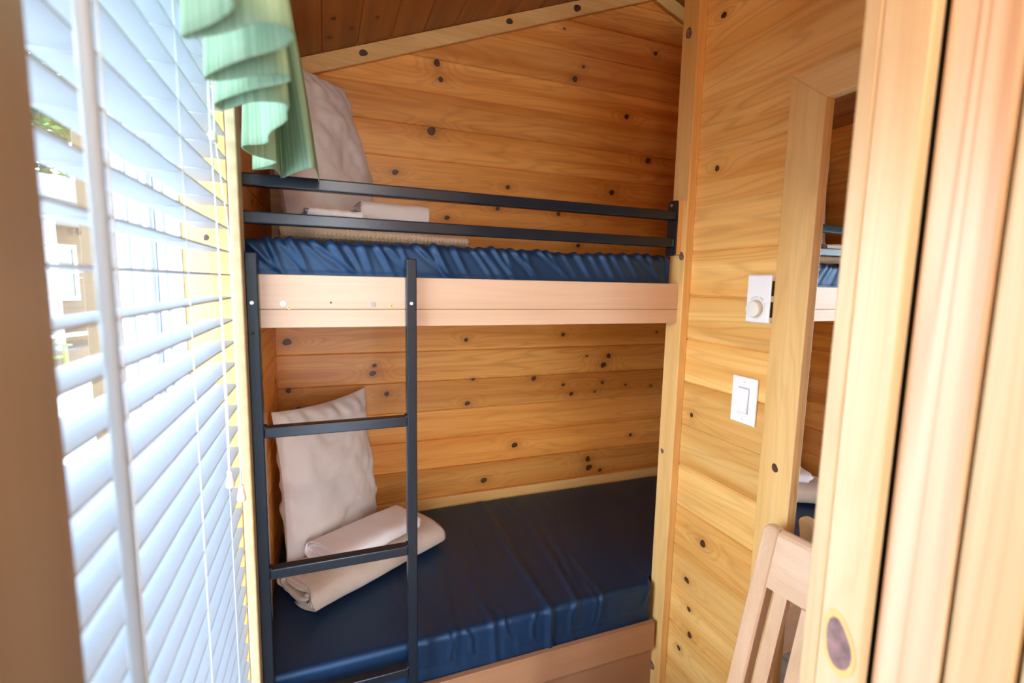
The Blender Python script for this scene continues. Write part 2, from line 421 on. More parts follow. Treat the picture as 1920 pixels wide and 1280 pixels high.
# ---- closet side wall in the right foreground: upright boards, corner trim in front
b = MB()
XC = .816
ct = ceil_z(.816) - .003
for i, (ya, yb, sd) in enumerate(((-.9285, -.8700, 3.3), (-.980, -.9315, 8.1), (-1.07, -.983, 5.1), (-1.19, -1.073, 9.4), (-1.31, -1.193, 4.), (-1.43, -1.313, 6.), (-1.56, -1.433, 2.), (-1.70, -1.563, 1.), (-1.86, -1.703, 7.), (-2.03, -1.863, 7.5), (-2.2, -2.033, 8.8))):
    b.box(XC, XC + .012, ya, yb, FLOOR, ct, .004, 'z', seed=sd, tint=0, mi=1 if i == 0 else 0)
b.box(XC + .010, XC + .03, -2.2, -.805, FLOOR, ct, 0, 'z', mi=2)
b.box(XC + .03, XC + .55, -.845, -.818, FLOOR, ct, 0, 'x')
struct(b, 'wall_closet', [M['pine_pale'], M['pine_pale_grain'], M['dark']])
b = MB()
b.box(.800, .826, -.8205, -.8005, FLOOR, ceil_z(.8) - .003, .0025, 'z', seed=21.5, tint=-.02)
b.box(.800, .817, -.8670, -.8205, FLOOR, ceil_z(.8) - .003, .002, 'z', seed=33.2, tint=.05)
knot_disc(b, (.7998, -.8435, 1.020), (0, 0, 1), (0, 1, 0), (-1, 0, 0), .0225, 1, el=1.9)
struct(b, 'trim_4', [M['pine_pale'], M['knot_pale'], M['pine_trim']])
b = MB(); b.box(.826, XW, -.845, -.8175, FLOOR, 2.43, 0, 'x'); struct(b, 'wall_closet_end', M['pine'])

# ---- rear wall; unseen open doorway added behind the camera for fill daylight
b = MB()
b.box(-.10, .11, -2.26, -2.2, FLOOR, ceil_z(.0), 0, 'x'); b.box(.49, .83, -2.26, -2.2, FLOOR, ceil_z(.49), 0, 'x'); b.box(.11, .49, -2.26, -2.2, 2.05, ceil_z(.11), 0, 'x')
struct(b, 'wall_rear', M['pine'])

# ------------------------------------------------------------------ window
b = MB()   # jamb liner boards lining the opening
b.box(.008, XL, WY1, WY1 + .018, WZ0, WZ1, .0015, 'z', seed=44., tint=.06)
b.box(.008, XL, WY0 - .018, WY0, WZ0, WZ1, .0015, 'z', seed=45., tint=.0)
b.box(.008, XL, WY0, WY1, WZ1, WZ1 + .018, .0015, 'y'); b.box(.008, XL + .012, WY0, WY1, WZ0 - .018, WZ0, .0015, 'y')
knot_disc(b, (.050, WY1, 1.497), (0, 0, 1), (1, 0, 0), (0, -1, 0), .006, 1)
struct(b, 'trim_5', [M['pine_trim']] + KM)
b = MB()   # far casing
b.box(XL + .0005, XL + .0195, WY1, -.006, WZ0 - .09, WZ1 + .07, .0025, 'z', seed=51., tint=.05)
struct(b, 'trim_6', M['pine_pale'])
b = MB()   # near casing, its room face seen edge-on in the left foreground
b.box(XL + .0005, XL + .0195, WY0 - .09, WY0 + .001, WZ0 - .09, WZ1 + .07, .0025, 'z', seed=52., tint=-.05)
struct(b, 'trim_7', M['pine_shaded'])
b = MB(); b.box(XL + .0005, XL + .0195, WY0 + .001, WY1 - .001, WZ1 + .002, WZ1 + .07, .0025, 'y'); struct(b, 'trim_8', M['pine_trim'])
b = MB(); b.box(XL + .0005, XL + .0195, WY0 + .001, WY1 - .001, WZ0 - .09, WZ0 - .020, .0025, 'y'); struct(b, 'trim_9', M['pine_trim'])

win = bpy.data.objects.new('window_1', None); COL.objects.link(win); win.location = (-.05, -.43, WZ0); WORLD['window_1'] = Vector(win.location)
win['kind'] = 'structure'; win['label'] = 'white vinyl window behind the blind'
b = MB()
for (ya, yb) in ((WY1, WY1 + .04), (WY0 - .04, WY0)):
    b.box(-.095, .0075, ya, yb, WZ0, WZ1, .001)
    sgn = -1 if ya == WY1 else 1
    for (xa, xb, hh) in ((-.088, -.080, .012), (-.066, -.058, .010), (-.046, -.040, .014), (-.024, -.019, .008), (-.004, .006, .006)):
        y0 = WY1 if sgn < 0 else WY0
        b.box(xa, xb, min(y0, y0 + sgn * hh), max(y0, y0 + sgn * hh), WZ0, WZ1, .001)
b.box(-.095, .0075, WY0, WY1, WZ1 - .035, WZ1, .001); b.box(-.095, .0075, WY0, WY1, WZ0, WZ0 + .035, .001)
b.build('window_frame', M['vinyl'], win)
b = MB()
for y0 in (WY1 - .0145, WY0 + .0137):
    for x in (-.0525, -.0305, -.0715): b.box(x, x + .0022, y0, y0 + .0008, WZ0 + .036, WZ1 - .036, 0)
b.build('gasket', M['track_gasket'], win)
b = MB()
b.box(-.056, -.050, WY0 + .010, WY1 - .010, WZ0 + .03, WZ1 - .03, 0); b.build('pane', M['glass'], win)
b = MB(); b.box(-.15, -.1005, WY1 + .0, WY1 + .05, WZ0 - .05, WZ1 + .05, .002); b.box(-.15, -.1005, WY0 - .05, WY0, WZ0 - .05, WZ1 + .05, .002)
b.build('outside_trim', M['siding'], win)

# ------------------------------------------------------------------ blind
bl = thing('window_blind', 'white horizontal slatted blind hanging in the window', 'blind', (.069, -.43, WZ0))
ZB = 1.6913; PS = .0442
b = MB()
ys0, ys1 = -.794, -.0745
zs = [ZB + PS * k for k in range(-31, 6)]
for z in zs:
    pr = []
    for k in range(6):
        q = k / 5; pr.append((.044 + .050 * q, z + .0016 * math.sin(PI * q)))
    poly = pr + [(x, zz - .0026) for x, zz in reversed(pr)]
    b.prism(poly, ys0, ys1, 'xz', 0, 'y')
b.build('slats', M['slat'], bl)
b = MB(); b.box(.042, .096, ys0, ys1, zs[-1] + .022, zs[-1] + .07, .004); b.build('headrail', M['slat'], bl)
b = MB(); b.box(.043, .095, ys0, ys1, zs[0] - .055, zs[0] - .038, .004); b.build('bottom_rail', M['slat'], bl)
for y in (-.654, -.412, -.214):
    b = MB()
    for x in (.0425, .0955):
        b.tube([(x, y, zs[0] - .04), (x, y, zs[-1] + .03)], .0009, 5)
    for z in zs: b.tube([(.0425, y, z - .0038), (.0955, y, z - .0038)], .0006, 4)
    b.build('ladder_string', M['cord'], bl)
def tassel(x, y, z):
    b = MB()
    prof = [(0, .0045), (.002, .0055), (.006, .0052), (.012, .0055), (.018, .0075), (.024, .0088), (.028, .0086), (.0305, .0065), (.031, .001)]
    b.tube([(x, y, z - h) for h, r in prof], [r * .86 for h, r in prof], 16)
    return b.build('tassel', M['cream_plastic'], bl)
for (x, y, zt) in ((.1035, -.250, 1.086), (.117, -.2335, 1.052)):
    b = MB(); b.tube([(.1005 if x < .11 else .104, y - .003, zs[-1] + .03), (.1005 if x < .11 else .104, y - .003, 1.645), (x, y, 1.50), (x + .001, y, 1.2), (x, y, zt)], .0012, 6)
    b.build('lift_cord', M['cord'], bl)
    tassel(x, y, zt)
b = MB(); b.box(.098, .108, -.256, -.233, 1.636, 1.652, .003); b.build('cord_joiner', M['cream_plastic'], bl)
b = MB(); b.tube([(.108, -.752, zs[-1] + .03), (.118, -.752, 1.86), (.121, -.748, .98)], .0052, 10); b.build('tilt_wand', M['wand'], bl)

# ------------------------------------------------------------------ valance
HEM = [(.182, -.79), (.195, -.745), (.209, -.722), (.184, -.681), (.151, -.645), (.155, -.641), (.190, -.668), (.218, -.702), (.240, -.703), (.2445, -.69), (.245, -.679), (.234, -.656), (.188, -.608), (.147, -.547), (.158, -.544), (.182, -.562), (.204, -.582), (.229, -.594), (.237, -.589), (.235, -.574), (.193, -.535), (.141, -.465), (.148, -.44), (.170, -.470), (.188, -.494), (.219, -.506), (.231, -.5), (.224, -.462), (.225, -.435), (.193, -.36), (.188, -.294), (.142, -.269), (.150, -.215), (.172, -.19), (.194, -.174), (.165, -.12), (.135, -.08), (.152, -.088), (.180, -.115), (.187, -.06), (.184, -.012), (.215, -.09), (.250, -.165), (.256, -.12), (.2585, -.062), (.2590, -.018)]
def chaik(p, n=2):
    for _ in range(n):
        q = [p[0]]
        for a, c in zip(p[:-1], p[1:]):
            q.append((a[0] * .78 + c[0] * .22, a[1] * .78 + c[1] * .22)); q.append((a[0] * .22 + c[0] * .78, a[1] * .22 + c[1] * .78))
        p = q + [p[-1]]
    return p
hem = chaik(HEM, 2)
rodthing = thing('curtain_rod', 'thin white curtain rod carrying the green valance above the window', 'curtain rod', (.17, -.43, 1.97))
b = MB(); b.tube([(.112, -.80, 1.985), (.165, -.80, 1.985), (.175, -.79, 1.985), (.175, -.05, 1.985), (.165, -.04, 1.985), (.112, -.04, 1.985)], .006, 8)
b.build('rod', M['white_plastic'], rodthing)
b = MB()
nz = 22; P = []; G = []
Lacc = [0]
for a, c in zip(hem[:-1], hem[1:]): Lacc.append(Lacc[-1] + math.hypot(a[0] - c[0], a[1] - c[1]))
ytop0, ytop1 = -.80, -.045
for i, (x, y) in enumerate(hem):
    tt = i / (len(hem) - 1)
    yt = ytop0 + (ytop1 - ytop0) * (Lacc[i] / Lacc[-1]); xt = .177 + .011 * math.sin(Lacc[i] * 75)
    drop = 0
    for j in range(nz):
        q = j / (nz - 1)
        e = q ** .62
        z = 2.03 + (1.63 - drop - 2.03) * q
        P.append((xt + (x - xt) * e, yt * (1 - e) * .35 + y * (1 - (1 - e) * .35), z)); G.append((Lacc[i], z, 0))
b.grid(P, len(hem), nz, grain=G)
hm = b
val = b.build('valance', M['valance'])
sol = val.modifiers.new('thickness', 'SOLIDIFY'); sol.thickness = .0022; sol.offset = 0
tag(val, 'gathered green fabric valance hanging over the top of the window blind', 'valance')

# ------------------------------------------------------------------ bunk bed
bed = thing('bunk_bed', 'built-in wooden bunk bed with two levels across the niche', 'bunk bed', (.67, .4, FLOOR))
b = MB()
b.box(XL + .001, 1.2522, 0, .018, 1.3530, 1.4288, .0012, 'x', seed=3.1, tint=0); b.box(XL + .001, 1.2522, .0003, .018, 1.3115, 1.3522, .0012, 'x', seed=9.4, tint=.02)
b.build('upper_fascia', M['maple'], bed)
b = MB(); b.box(XL + .001, 1.2400, 0, .018, .243, .337, .0015, 'x', seed=13.4, tint=0); b.build('lower_fascia', M['maple_brown'], bed)
b = MB(); b.box(XL + .001, 1.2520, .024, .036, FLOOR, .250, 0, 'x', seed=17.4, tint=-.1); b.build('base_panel', M['maple_brown'], bed)
b = MB(); b.box(XL + .001, 1.95, .0185, .779, 1.395, 1.420, 0, 'x') if False else b.box(XL + .001, 1.2500, .0185, .797, 1.395, 1.420, 0, 'x'); b.box(1.25, 1.95, .091, .797, 1.395, 1.420, 0, 'x'); b.build('upper_deck', M['maple'], bed)
b = MB(); b.box(XL + .001, 1.2500, .037, .797, .29, .325, 0, 'x'); b.box(1.25, 1.95, .091, .797, .29, .325, 0, 'x'); b.build('lower_deck', M['maple'], bed)
b = MB(); b.box(XL + .001, 1.95, .782, .797, .40, .497, .003, 'x', seed=66.); b.build('back_rail', M['pine_trim'], bed)
for x, z in ((.178, 1.365), (.370, 1.364)):
    b = MB(); b.disc((x, .0002, z), (0, -1, 0), .0062, .0016); o = b.build('screw_cap', M['white_plastic'] if x < .2 else M['grey_print'], bed)
for x, z in ((.190, 1.3565), (.411, 1.361)):
    b = MB(); b.disc((x, .0002, z), (0, -1, 0), .0045, .0014); b.disc((x, -.0011, z), (0, -1, 0), .0016, .0006, mi=1); b.build('screw', [M['brass'], M['dark']], bed)
b = MB(); b.disc((.277, .0003, 1.368), (0, -1, 0), .0022, .0008); b.build('screw_hole', M['dark'], bed)

# guard rail
gr = thing('guard_rail', 'black metal two-bar guard rail along the top bunk', 'guard rail', (.67, .018, 1.515))
for z in (1.6145, 1.5360):
    b = MB(); b.box(XL + .009, 1.2292, .004, .030, z, z + .0262, .003, 'x'); b.build('rail', M['metal'], gr)
b = MB()
rr = .008
def rounded(y0, y1, z0, z1, r, n=5):
    out = []
    for (cy, cz, a0) in ((y1 - r, z1 - r, 0), (y0 + r, z1 - r, 90), (y0 + r, z0 + r, 180), (y1 - r, z0 + r, 270)):
        for k in range(n + 1):
            a = math.radians(a0 + 90 * k / n); out.append((cy + r * math.cos(a), cz + r * math.sin(a)))
    return out
b.prism(rounded(-.002, .040, 1.511, 1.671, rr), 1.2290, 1.2345, 'yz', .001); pl = b.build('mounting_plate', M['metal'], gr)
b2 = MB(); b2.disc((1.2290, .022, 1.658), (-1, 0, 0), .0048, .003, 12); b2.build('screw', M['steel'], pl)
for z in (1.6145, 1.5360):   # weld beads
    b2 = MB(); b2.tube([(1.2272, .0045, z + .001 + .003 * k) for k in range(9)], [.0036 if k % 2 else .0028 for k in range(9)], 8); b2.build('weld', M['metal'], pl)
b = MB(); b.prism(rounded(-.002, .040, 1.511, 1.671, rr), XL + .001, XL + .0062, 'yz', .001); pl = b.build('mounting_plate', M['metal'], gr)
b2 = MB(); b2.disc((XL + .0062, .020, 1.660), (1, 0, 0), .0048, .003, 12); b2.build('screw', M['metal'], pl)
for z in (1.6145, 1.5360):
    b2 = MB(); b2.tube([(XL + .0095, .0045, z + .001 + .003 * k) for k in range(9)], [.0042 if k % 2 else .0032 for k in range(9)], 8); b2.build('weld', M['metal'], pl)
b = MB(); b.box(1.2347, 1.2524, .0005, .046, 1.5145, 1.6725, .002, 'z', tint=.02)
tag(b.build('spacer_block', M['pine_trim']), 'small upright wood block behind the right end plate of the guard rail', 'wood block')

# ladder
ld = thing('ladder', 'black square-tube metal ladder bolted to the bunk front', 'ladder', (.28, -.02, FLOOR))
YL0, YL1 = -.028, -.002
for (xa, xb, zt) in ((.1095, .1335, 1.4740), (.4435, .4675, 1.4725)):
    b = MB(); b.box(xa, xb, YL0, YL1, FLOOR, zt, .0025); r = b.build('side_rail', M['metal'], ld)
    b = MB(); b.disc(((xa + xb) / 2 - .001, YL0 + .0002, 1.368), (0, -1, 0), .0046, .0032, 6); b.build('bolt', M['steel'], r)
    b = MB(); b.disc(((xa + xb) / 2 - .001, YL0 + .0003, 1.303), (0, -1, 0), .0036, .0007); b.build('bolt_hole', M['dark'], r)
for z in (1.0700, .7380, .4045):
    b = MB(); b.box(.1337, .4433, YL0, YL1, z, z + .0245, .0025, 'x'); rg = b.build('rung', M['metal'], ld)
    for x in (.1343, .4427):
        b = MB(); b.tube([(x, YL0 + .001 + .003 * k, z + .0245) for k in range(8)], [.0036 if k % 2 else .0028 for k in range(8)], 8); b.build('weld', M['metal'], rg)

# ------------------------------------------------------------------ mattresses
def seam_fold(q, w): return math.exp(-(q / w) ** 2)
def mattress(name, x0, x1, yf, yb, z0, z1, r, disp, front=None, dx=.006, ds=.0055):
    prof = []   # outline in (y, z) with outward normals, from back bottom over the top to the front bottom
    def arc(cy, cz, a0, a1, rad):
        n = max(4, int(abs(math.radians(a1 - a0)) * rad / ds) + 2)
        for k in range(n):
            a = math.radians(a0 + (a1 - a0) * k / (n - 1)); prof.append((cy + rad * math.cos(a), cz + rad * math.sin(a), math.cos(a), math.sin(a)))
    def line(p, q, nn, step=ds):
        n = max(2, int(math.dist(p, q) / step))
        for k in range(1, n): prof.append((p[0] + (q[0] - p[0]) * k / n, p[1] + (q[1] - p[1]) * k / n, *nn))
    line((yb, z0), (yb, z1 - r), (1, 0), .03)
    arc(yb - r, z1 - r, 0, 90, r)
    line((yb - r, z1), (yf + r, z1), (0, 1), .009)
    arc(yf + r, z1 - r, 90, 180, r)
    line((yf, z1 - r), (yf, z0 + .006), (-1, 0))
    arc(yf + .006, z0 + .006, 180, 270, .006)
    line((yf + .006, z0), (yb, z0), (0, -1), .1)
    n = len(prof)
    xs = []; re = .02
    nx = int((x1 - x0) / dx)
    ends = [re * (1 - math.cos(PI / 2 * k / 5)) for k in range(6)]
    for k in range(6): xs.append((x0 + ends[k], re - math.sqrt(max(0, re * re - (re - ends[k]) ** 2))))
    for k in range(1, nx): 
        x = x0 + re + (x1 - x0 - 2 * re) * k / nx; xs.append((x, 0))
    for k in range(5, -1, -1): xs.append((x1 - ends[k], re - math.sqrt(max(0, re * re - (re - ends[k]) ** 2))))
    P = []
    for (x, ins) in xs:
        ff = front(x) if front else 0.
        for (y, z, ny, nz) in prof:
            d = disp(x, y, z, ny, nz) - ins
            yy = y + ny * d; zz = z + nz * d
            if ff and yy < yf + ff + .02: yy = max(yy, yf + ff + (yy - yf) * .15)
            P.append((x, yy, zz))
    b = MB(); b.grid(P, len(xs), n, closev=True)
    o = len(P)
    b.f.append(list(range(n))[::-1]); b.mi.append(0); b.sm.append(True)
    b.f.append(list(range(o - n, o))); b.mi.append(0); b.sm.append(True)
    return b

rnd = random.Random(5)
FT = []
x = .10
while x < 1.9:
    FT.append((x, rnd.uniform(.35, 1.25), rnd.uniform(.004, .0085), rnd.uniform(.0022, .0058), rnd.uniform(-.3, .3), rnd.uniform(.2, 1.))); x += rnd.uniform(.018, .050)
def disp_up(x, y, z, ny, nz):
    d = .0025 * mnoise.noise((x * 9, y * 9, z * 14)) 
    s = 1.507 - z
    if ny < -.02 or (nz > .3 and y < .12):
        t = max(0., min(1., s / .07))
        top = 1. if ny < -.5 else max(0, 1 - (y - .022) / .09)
        for (xa, k, w, a, c, e) in FT:
            q = x - xa - k * s - c * s * s * 6
            if abs(q) < w * 3.2:
                env = (1 - t) ** (e * .8) * .75 + .25
                d += 1.6 * a * env * top * (math.exp(-(q / w) ** 2) - .45 * math.exp(-((q + w * 1.7) / (w * 1.3)) ** 2))
        d -= .0035 * math.exp(-((s - .073) / .003) ** 2)
    if nz > .7:
        d += .002 * math.sin(x * 31 + 2 * math.sin(x * 9))
    return d
notch = lambda x: 0 if x < 1.231 else min(1, (x - 1.231) / .018) ** 2 * .043
b = mattress('m', XL + .008, 1.90, .0215, .776, 1.4205, 1.509, .018, disp_up, lambda x: 0 if x < 1.214 else min(1, (x - 1.214) / .02) ** 2 * .074)
tag(b.build('mattress', M['navy']), 'navy vinyl mattress with ruched front on the top bunk', 'mattress')

CR = [((.669, .549), (.695, .012), .011, .0034), ((.878, .715), (.869, -.003), .015, .0062), ((1.042, .659), (.968, .096), .014, .0052), ((1.071, .273), (1.045, .013), .009, .0042),
      ((1.242, .125), (1.215, -.005), .010, .0035), ((1.175, .756), (1.131, .527), .008, .002), ((.822, .045), (.813, -.03), .006, .0035), ((.767, .7), (.761, .398), .007, .0018),
      ((.71, .078), (.735, -.003), .006, .004), ((.611, .03), (.630, -.03), .006, .004), ((.949, .03), (.936, -.04), .006, .004), ((1.039, .101), (1.020, -.02), .006, .003), ((.562, .036), (.566, -.03), .006, .003),
      ((.99, .788), (.98, .628), .007, .002), ((.46, .30), (.50, .01), .02, .0022), ((1.13, .70), (1.02, .2), .02, .0022), ((.60, .5), (.585, .05), .014, .0016)]
def disp_low(x, y, z, ny, nz):
    d = .0016 * mnoise.noise((x * 5, y * 5, z * 9)) + .0005 * mnoise.noise((x * 16, y * 4, z * 9))
    if nz > .05 or ny < -.05:
        s = y if ny > -.7 else y - (.44 - z) * 1.0
        if ny <= -.7: s = .02 - (.445 - z) * 1.0
        for (p0, p1, w, a) in CR:
            L = p0[1] - p1[1]; t = (p0[1] - s) / L
            if -.25 < t < 1.35:
                q = x - (p0[0] + (p1[0] - p0[0]) * t) - .004 * math.sin(t * 5 + p0[0] * 9)
                if abs(q) < w * 4:
                    env = max(0, min(1, (t + .2) * 4)) * max(0, min(1, (1.35 - t) * 4)) * (.45 + .55 * min(1, max(0, t)))
                    ww = w * (1.15 - .45 * min(1, max(0, t)))
                    d += 1.7 * a * env * (math.exp(-(q / ww) ** 2) - .35 * math.exp(-((q - ww * 1.8) / (ww * 1.2)) ** 2))
        if ny < -.7:
            for k in range(26):
                xa = .45 + k * .034 + .012 * math.sin(k * 7.3)
                q = x - xa - (.46 - z) * (.25 * math.sin(k * 3.1))+ .0
                e = max(0, 1 - abs(z - .375) / .06)
                d += .0016 * e * math.exp(-(q / .005) ** 2) * (.5 + .5 * math.sin(k * 5.7))
            d -= .002 * math.exp(-((z - .372) / .002) ** 2)
    return d
b = mattress('m', XL + .002, 1.90, .0205, .7795, .3255, .4580, .016, disp_low, notch)
mt = tag(b.build('mattress', M['navy']), 'navy vinyl mattress with long creases on the lower bunk', 'mattress')

# ------------------------------------------------------------------ pillows
def pillow(w, h, t, mat4, seed, sag=.12, n=56, wr=1.0):
    P = []
    def ed(u): return max(0., 1 - abs(u) ** 2.4)
    for side in (1, -1):
        for i in range(n + 1):
            for j in range(n + 1):
                u = -1 + 2 * i / n; v = -1 + 2 * j / n
                u = math.sin(u * PI / 2) * .35 + u * .65; v = math.sin(v * PI / 2) * .35 + v * .65
                th = t / 2 * (ed(u) ** .55) * (ed(v) ** .55) * (1 - sag * v)
                x = w / 2 * u * (1 - .085 * (1 - v * v) * abs(u) ** 3); y = h / 2 * v * (1 - .06 * (1 - u * u) * abs(v) ** 3)
                f = math.exp(-((1 - abs(u)) / .22) ** 2) + math.exp(-((1 - abs(v)) / .22) ** 2)
                c = .014 * wr * mnoise.noise((u * 2.2 + seed, v * 3.2, side * 3.)) + .010 * wr * (abs(mnoise.noise((u * 3 + v * 2 + seed, v * 7 - u * 2, side))) - .2)
                c += .0045 * wr * min(1.5, f) * math.sin(22 * (u + v * .3) * (1 if abs(v) > abs(u) else .4) + 17 * v * (0 if abs(v) > abs(u) else 1) + seed)
                z = side * (th + c * min(1, ed(u) * ed(v) * 6))
                P.append(mat4 @ Vector((x, y, z)))
    m = (n + 1) ** 2; b = MB()
    fs = []
    for i in range(n):
        for j in range(n):
            a = i * (n + 1) + j
            fs.append((a, a + n + 1, a + n + 2, a + 1)); fs.append((m + a, m + a + 1, m + a + n + 2, m + a + n + 1))
    b.add(P, fs, smooth=True)
    return b
def frame(c, right, up):
    r = Vector(right).normalized(); u = Vector(up); u = (u - r * u.dot(r)).normalized(); n = r.cross(u)
    m = Matrix((r, u, n)).transposed().to_4x4(); m.translation = Vector(c); return m
# lower: stands on end across the corner, against the wall by the window
def settle(b, zmin):
    b.v = [(max(x, XL + .004 + .0), min(y, .776), max(z, zmin)) for x, y, z in b.v]
b = pillow(.425, .545, .155, frame((.266, .588, .735), (.71, .70, 0), (-.06, .06, 1)), 1.7, sag=.16, wr=1.15); settle(b, .462)
tag(b.build('pillow', M['pillow']), 'cream pillow standing on end at the left of the lower bunk', 'pillow')
b = pillow(.415, .60, .16, frame((.264, .566, 1.818), (.69, .72, 0), (-.20, .19, 1)), 4.1, sag=.16, wr=1.15); settle(b, 1.516)
tag(b.build('pillow', M['pillow']), 'cream pillow standing on end at the left of the top bunk', 'pillow')

# ------------------------------------------------------------------ folded bedding
def foldroll(W, H, turns, th, gap=.0026, n_per=64, power=.55, sag=0.):
    """flattened spiral of cloth seen end-on, width W, height H; returns centre line (a, h)"""
    pts = []
    N = int(turns * n_per)
    for k in range(N + 1):
        a = -PI / 2 + 2 * PI * k / n_per
        s = (th + gap) * k / n_per
        A = W / 2 - th / 2 - s * 1.15; B = H / 2 - th / 2 - s
        if B < th * .35 or A < .01: break
        c, si = math.cos(a), math.sin(a)
        x = A * math.copysign(abs(c) ** power, c); z = B * math.copysign(abs(si) ** (power + .15), si)
        pts.append((x, z + H / 2))
    return pts
def folded(name, start, end, W, H, turns, th, mats, seed, bulge=.0, wr=.004, base=None, flip=1, tilt=0., taper=0., ns=46, cap_j=.004, crown=.0):
    cl = foldroll(W, H, turns, th)
    A = Vector(start); Bv = Vector(end); ax = (Bv - A); Ln = ax.length; ax = ax / Ln
    side = Vector((ax.y, -ax.x, 0)).normalized() * flip     # +a points to this side
    up = Vector((0, 0, 1))
    n = len(cl)
    nor = []
    for k in range(n):
        p = cl[max(0, k - 1)]; q = cl[min(n - 1, k + 1)]; dx, dz = q[0] - p[0], q[1] - p[1]; l = math.hypot(dx, dz) or 1
        nor.append((dz / l, -dx / l))
    acc = [0]
    for p, q in zip(cl[:-1], cl[1:]): acc.append(acc[-1] + math.dist(p, q))
    P = []; G = []
    for layer in (1, -1):
        for i in range(ns + 1):
            t = i / ns
            for k, (a, h) in enumerate(cl):
                jit = cap_j * (mnoise.noise((k * .09, seed, 3.)) * 2.2) * (1 - min(1, t * 6)) + cap_j * mnoise.noise((k * .07, seed, 9.)) * 1.6 * (1 - min(1, (1 - t) * 6))
                s = t * Ln + jit
                wv = wr * (mnoise.noise((t * 4 + seed, acc[k] * 7, 1.)) + .6 * mnoise.noise((t * 9 - a * 8 + seed, acc[k] * 13, 5.)) )
                off = layer * th / 2
                o1 = max(0, 1 - k / (64 * 1.0))
                aa = a + nor[k][0] * (off + wv * (o1 * .8 + .2)); hh = h + nor[k][1] * (off + wv * (o1 * .8 + .2))
                hh = max(hh, .0008 if layer else 0)
                hh *= 1 + crown * math.sin(PI * t) - taper * t
                aa *= 1 - bulge * (2 * t - 1) ** 2
                P.append(A + ax * s + side * aa + up * (hh + tilt * aa)); G.append((s, acc[k], layer))
    m = (ns + 1) * n; fs = []
    for i in range(ns):
        for k in range(n - 1):
            a = i * n + k
            fs.append((a, a + 1, a + n + 1, a + n)); fs.append((m + a, m + a + n, m + a + n + 1, m + a + 1))
    for k in range(n - 1):
        fs.append((k, m + k, m + k + 1, k + 1)); a = ns * n + k; fs.append((a, a + 1, m + a + 1, m + a))
    for i in range(ns):
        a = i * n; fs.append((a, a + n, m + a + n, m + a)); a = i * n + n - 1; fs.append((a, m + a, m + a + n, a + n))
    b = MB(); b.add(P, fs, grain=G, smooth=True)
    o = b.build(name, mats)
    return o
o = folded('blanket', (.160, .293, .4605), (.594, .553, .4605), .228, .090, 3.4, .0078, M['fleece'], 2.2, wr=.003, cap_j=.011, flip=1, crown=.05)
tag(o, 'beige fleece blanket rolled up at the left of the lower bunk', 'blanket')
o = folded('sheet', (.235, .335, .5490), (.520, .507, .5490), .17, .055, 4.2, .0030, M['sheet'], 6.6, wr=.0045, cap_j=.012, flip=1, crown=.04)
tag(o, 'white sheet folded on top of the rolled beige blanket', 'sheet')
o = folded('waffle_blanket', (.160, .30, 1.5155), (.655, .33, 1.5155), .26, .058, 2.6, .010, M['waffle'], 3.9, wr=.004, cap_j=.010, flip=1, taper=.25)
tag(o, 'tan waffle-weave blanket folded flat on the top bunk', 'blanket')
o = folded('towel', (.215, .27, 1.577), (.350, .30, 1.577), .15, .036, 2.6, .0050, M['sheet'], 8.2, wr=.005, cap_j=.008, flip=1)
tag(o, 'white towel folded on the tan blanket behind the guard rail', 'towel')
o = folded('sheet', (.360, .36, 1.578), (.555, .385, 1.578), .17, .074, 4.5, .0036, M['pillow'], 5.2, wr=.004, cap_j=.007, flip=1)
tag(o, 'cream sheet folded on the tan blanket of the top bunk', 'sheet')

# ------------------------------------------------------------------ thermostat and switch
def text_mesh(mb, chars, put, size, mi=0):
    """letters placed one at a time by put(i) -> 4x4"""
    for i, ch in enumerate(chars):
        if ch == ' ': continue
        cu = bpy.data.curves.new('letter', 'FONT'); cu.body = ch; cu.size = size; cu.align_x = 'CENTER'; cu.extrude = .00012; cu.resolution_u = 2
        ob = bpy.data.objects.new('letter', cu)
        me = ob.to_mesh()
        vs = [put(i) @ v.co for v in me.vertices]; fs = [list(p.vertices) for p in me.polygons]
        mb.add(vs, fs, mi=mi)
        ob.to_mesh_clear(); bpy.data.objects.remove(ob); bpy.data.curves.remove(cu)
# wall face looks to -x; letters run toward -y
def facing(x, y, z, rot=0.):
    m = Matrix(((0, 0, -1, x), (-1, 0, 0, y), (0, 1, 0, z), (0, 0, 0, 1)))
    return m @ Matrix.Rotation(rot, 4, 'Z')
TY, TZ = -.2935, 1.3945
th = thing('thermostat', 'white dial thermostat on the board wall beside the mirror', 'thermostat', (XW - .001, TY, 1.335))
b = MB(); b.box(XW - .0150, XW - .0003, TY - .041, TY + .037, 1.3345, 1.4545, .002); b.build('base_plate', M['white_plastic'], th)
b = MB(); b.box(XW - .0315, XW - .0152, TY - .0335, TY + .036, 1.3370, 1.4520, .003); cv = b.build('cover', M['white_plastic'], th)
b = MB()
for (za, zb) in ((1.402, 1.438), (1.351, 1.388)): b.box(XW - .0290, XW - .0215, TY - .0340, TY - .0330, za, zb, 0)
b.build('vent_slot', M['dark'], cv)
DY, DZ = TY + .004, 1.3700
b = MB(); b.disc((XW - .0313, DY, DZ), (-1, 0, 0), .0255, .002, 40); b.build('dial_ring', M['cream_plastic'], th)
b = MB()
prof = [(0, .0215), (.010, .0205), (.0125, .0195), (.0135, .017)]
b.tube([(XW - .0330 - h, DY, DZ) for h, r in prof], [r for h, r in prof], 40); b.build('dial', M['cream_plastic'], th)
b = MB()
txt = 'COMFORT ZONE'
def put(i):
    a = math.radians(38 - 76 * i / (len(txt) - 1)); R = .0275
    return facing(XW - .0317, DY + math.sin(a) * R, DZ + math.cos(a) * R, a)
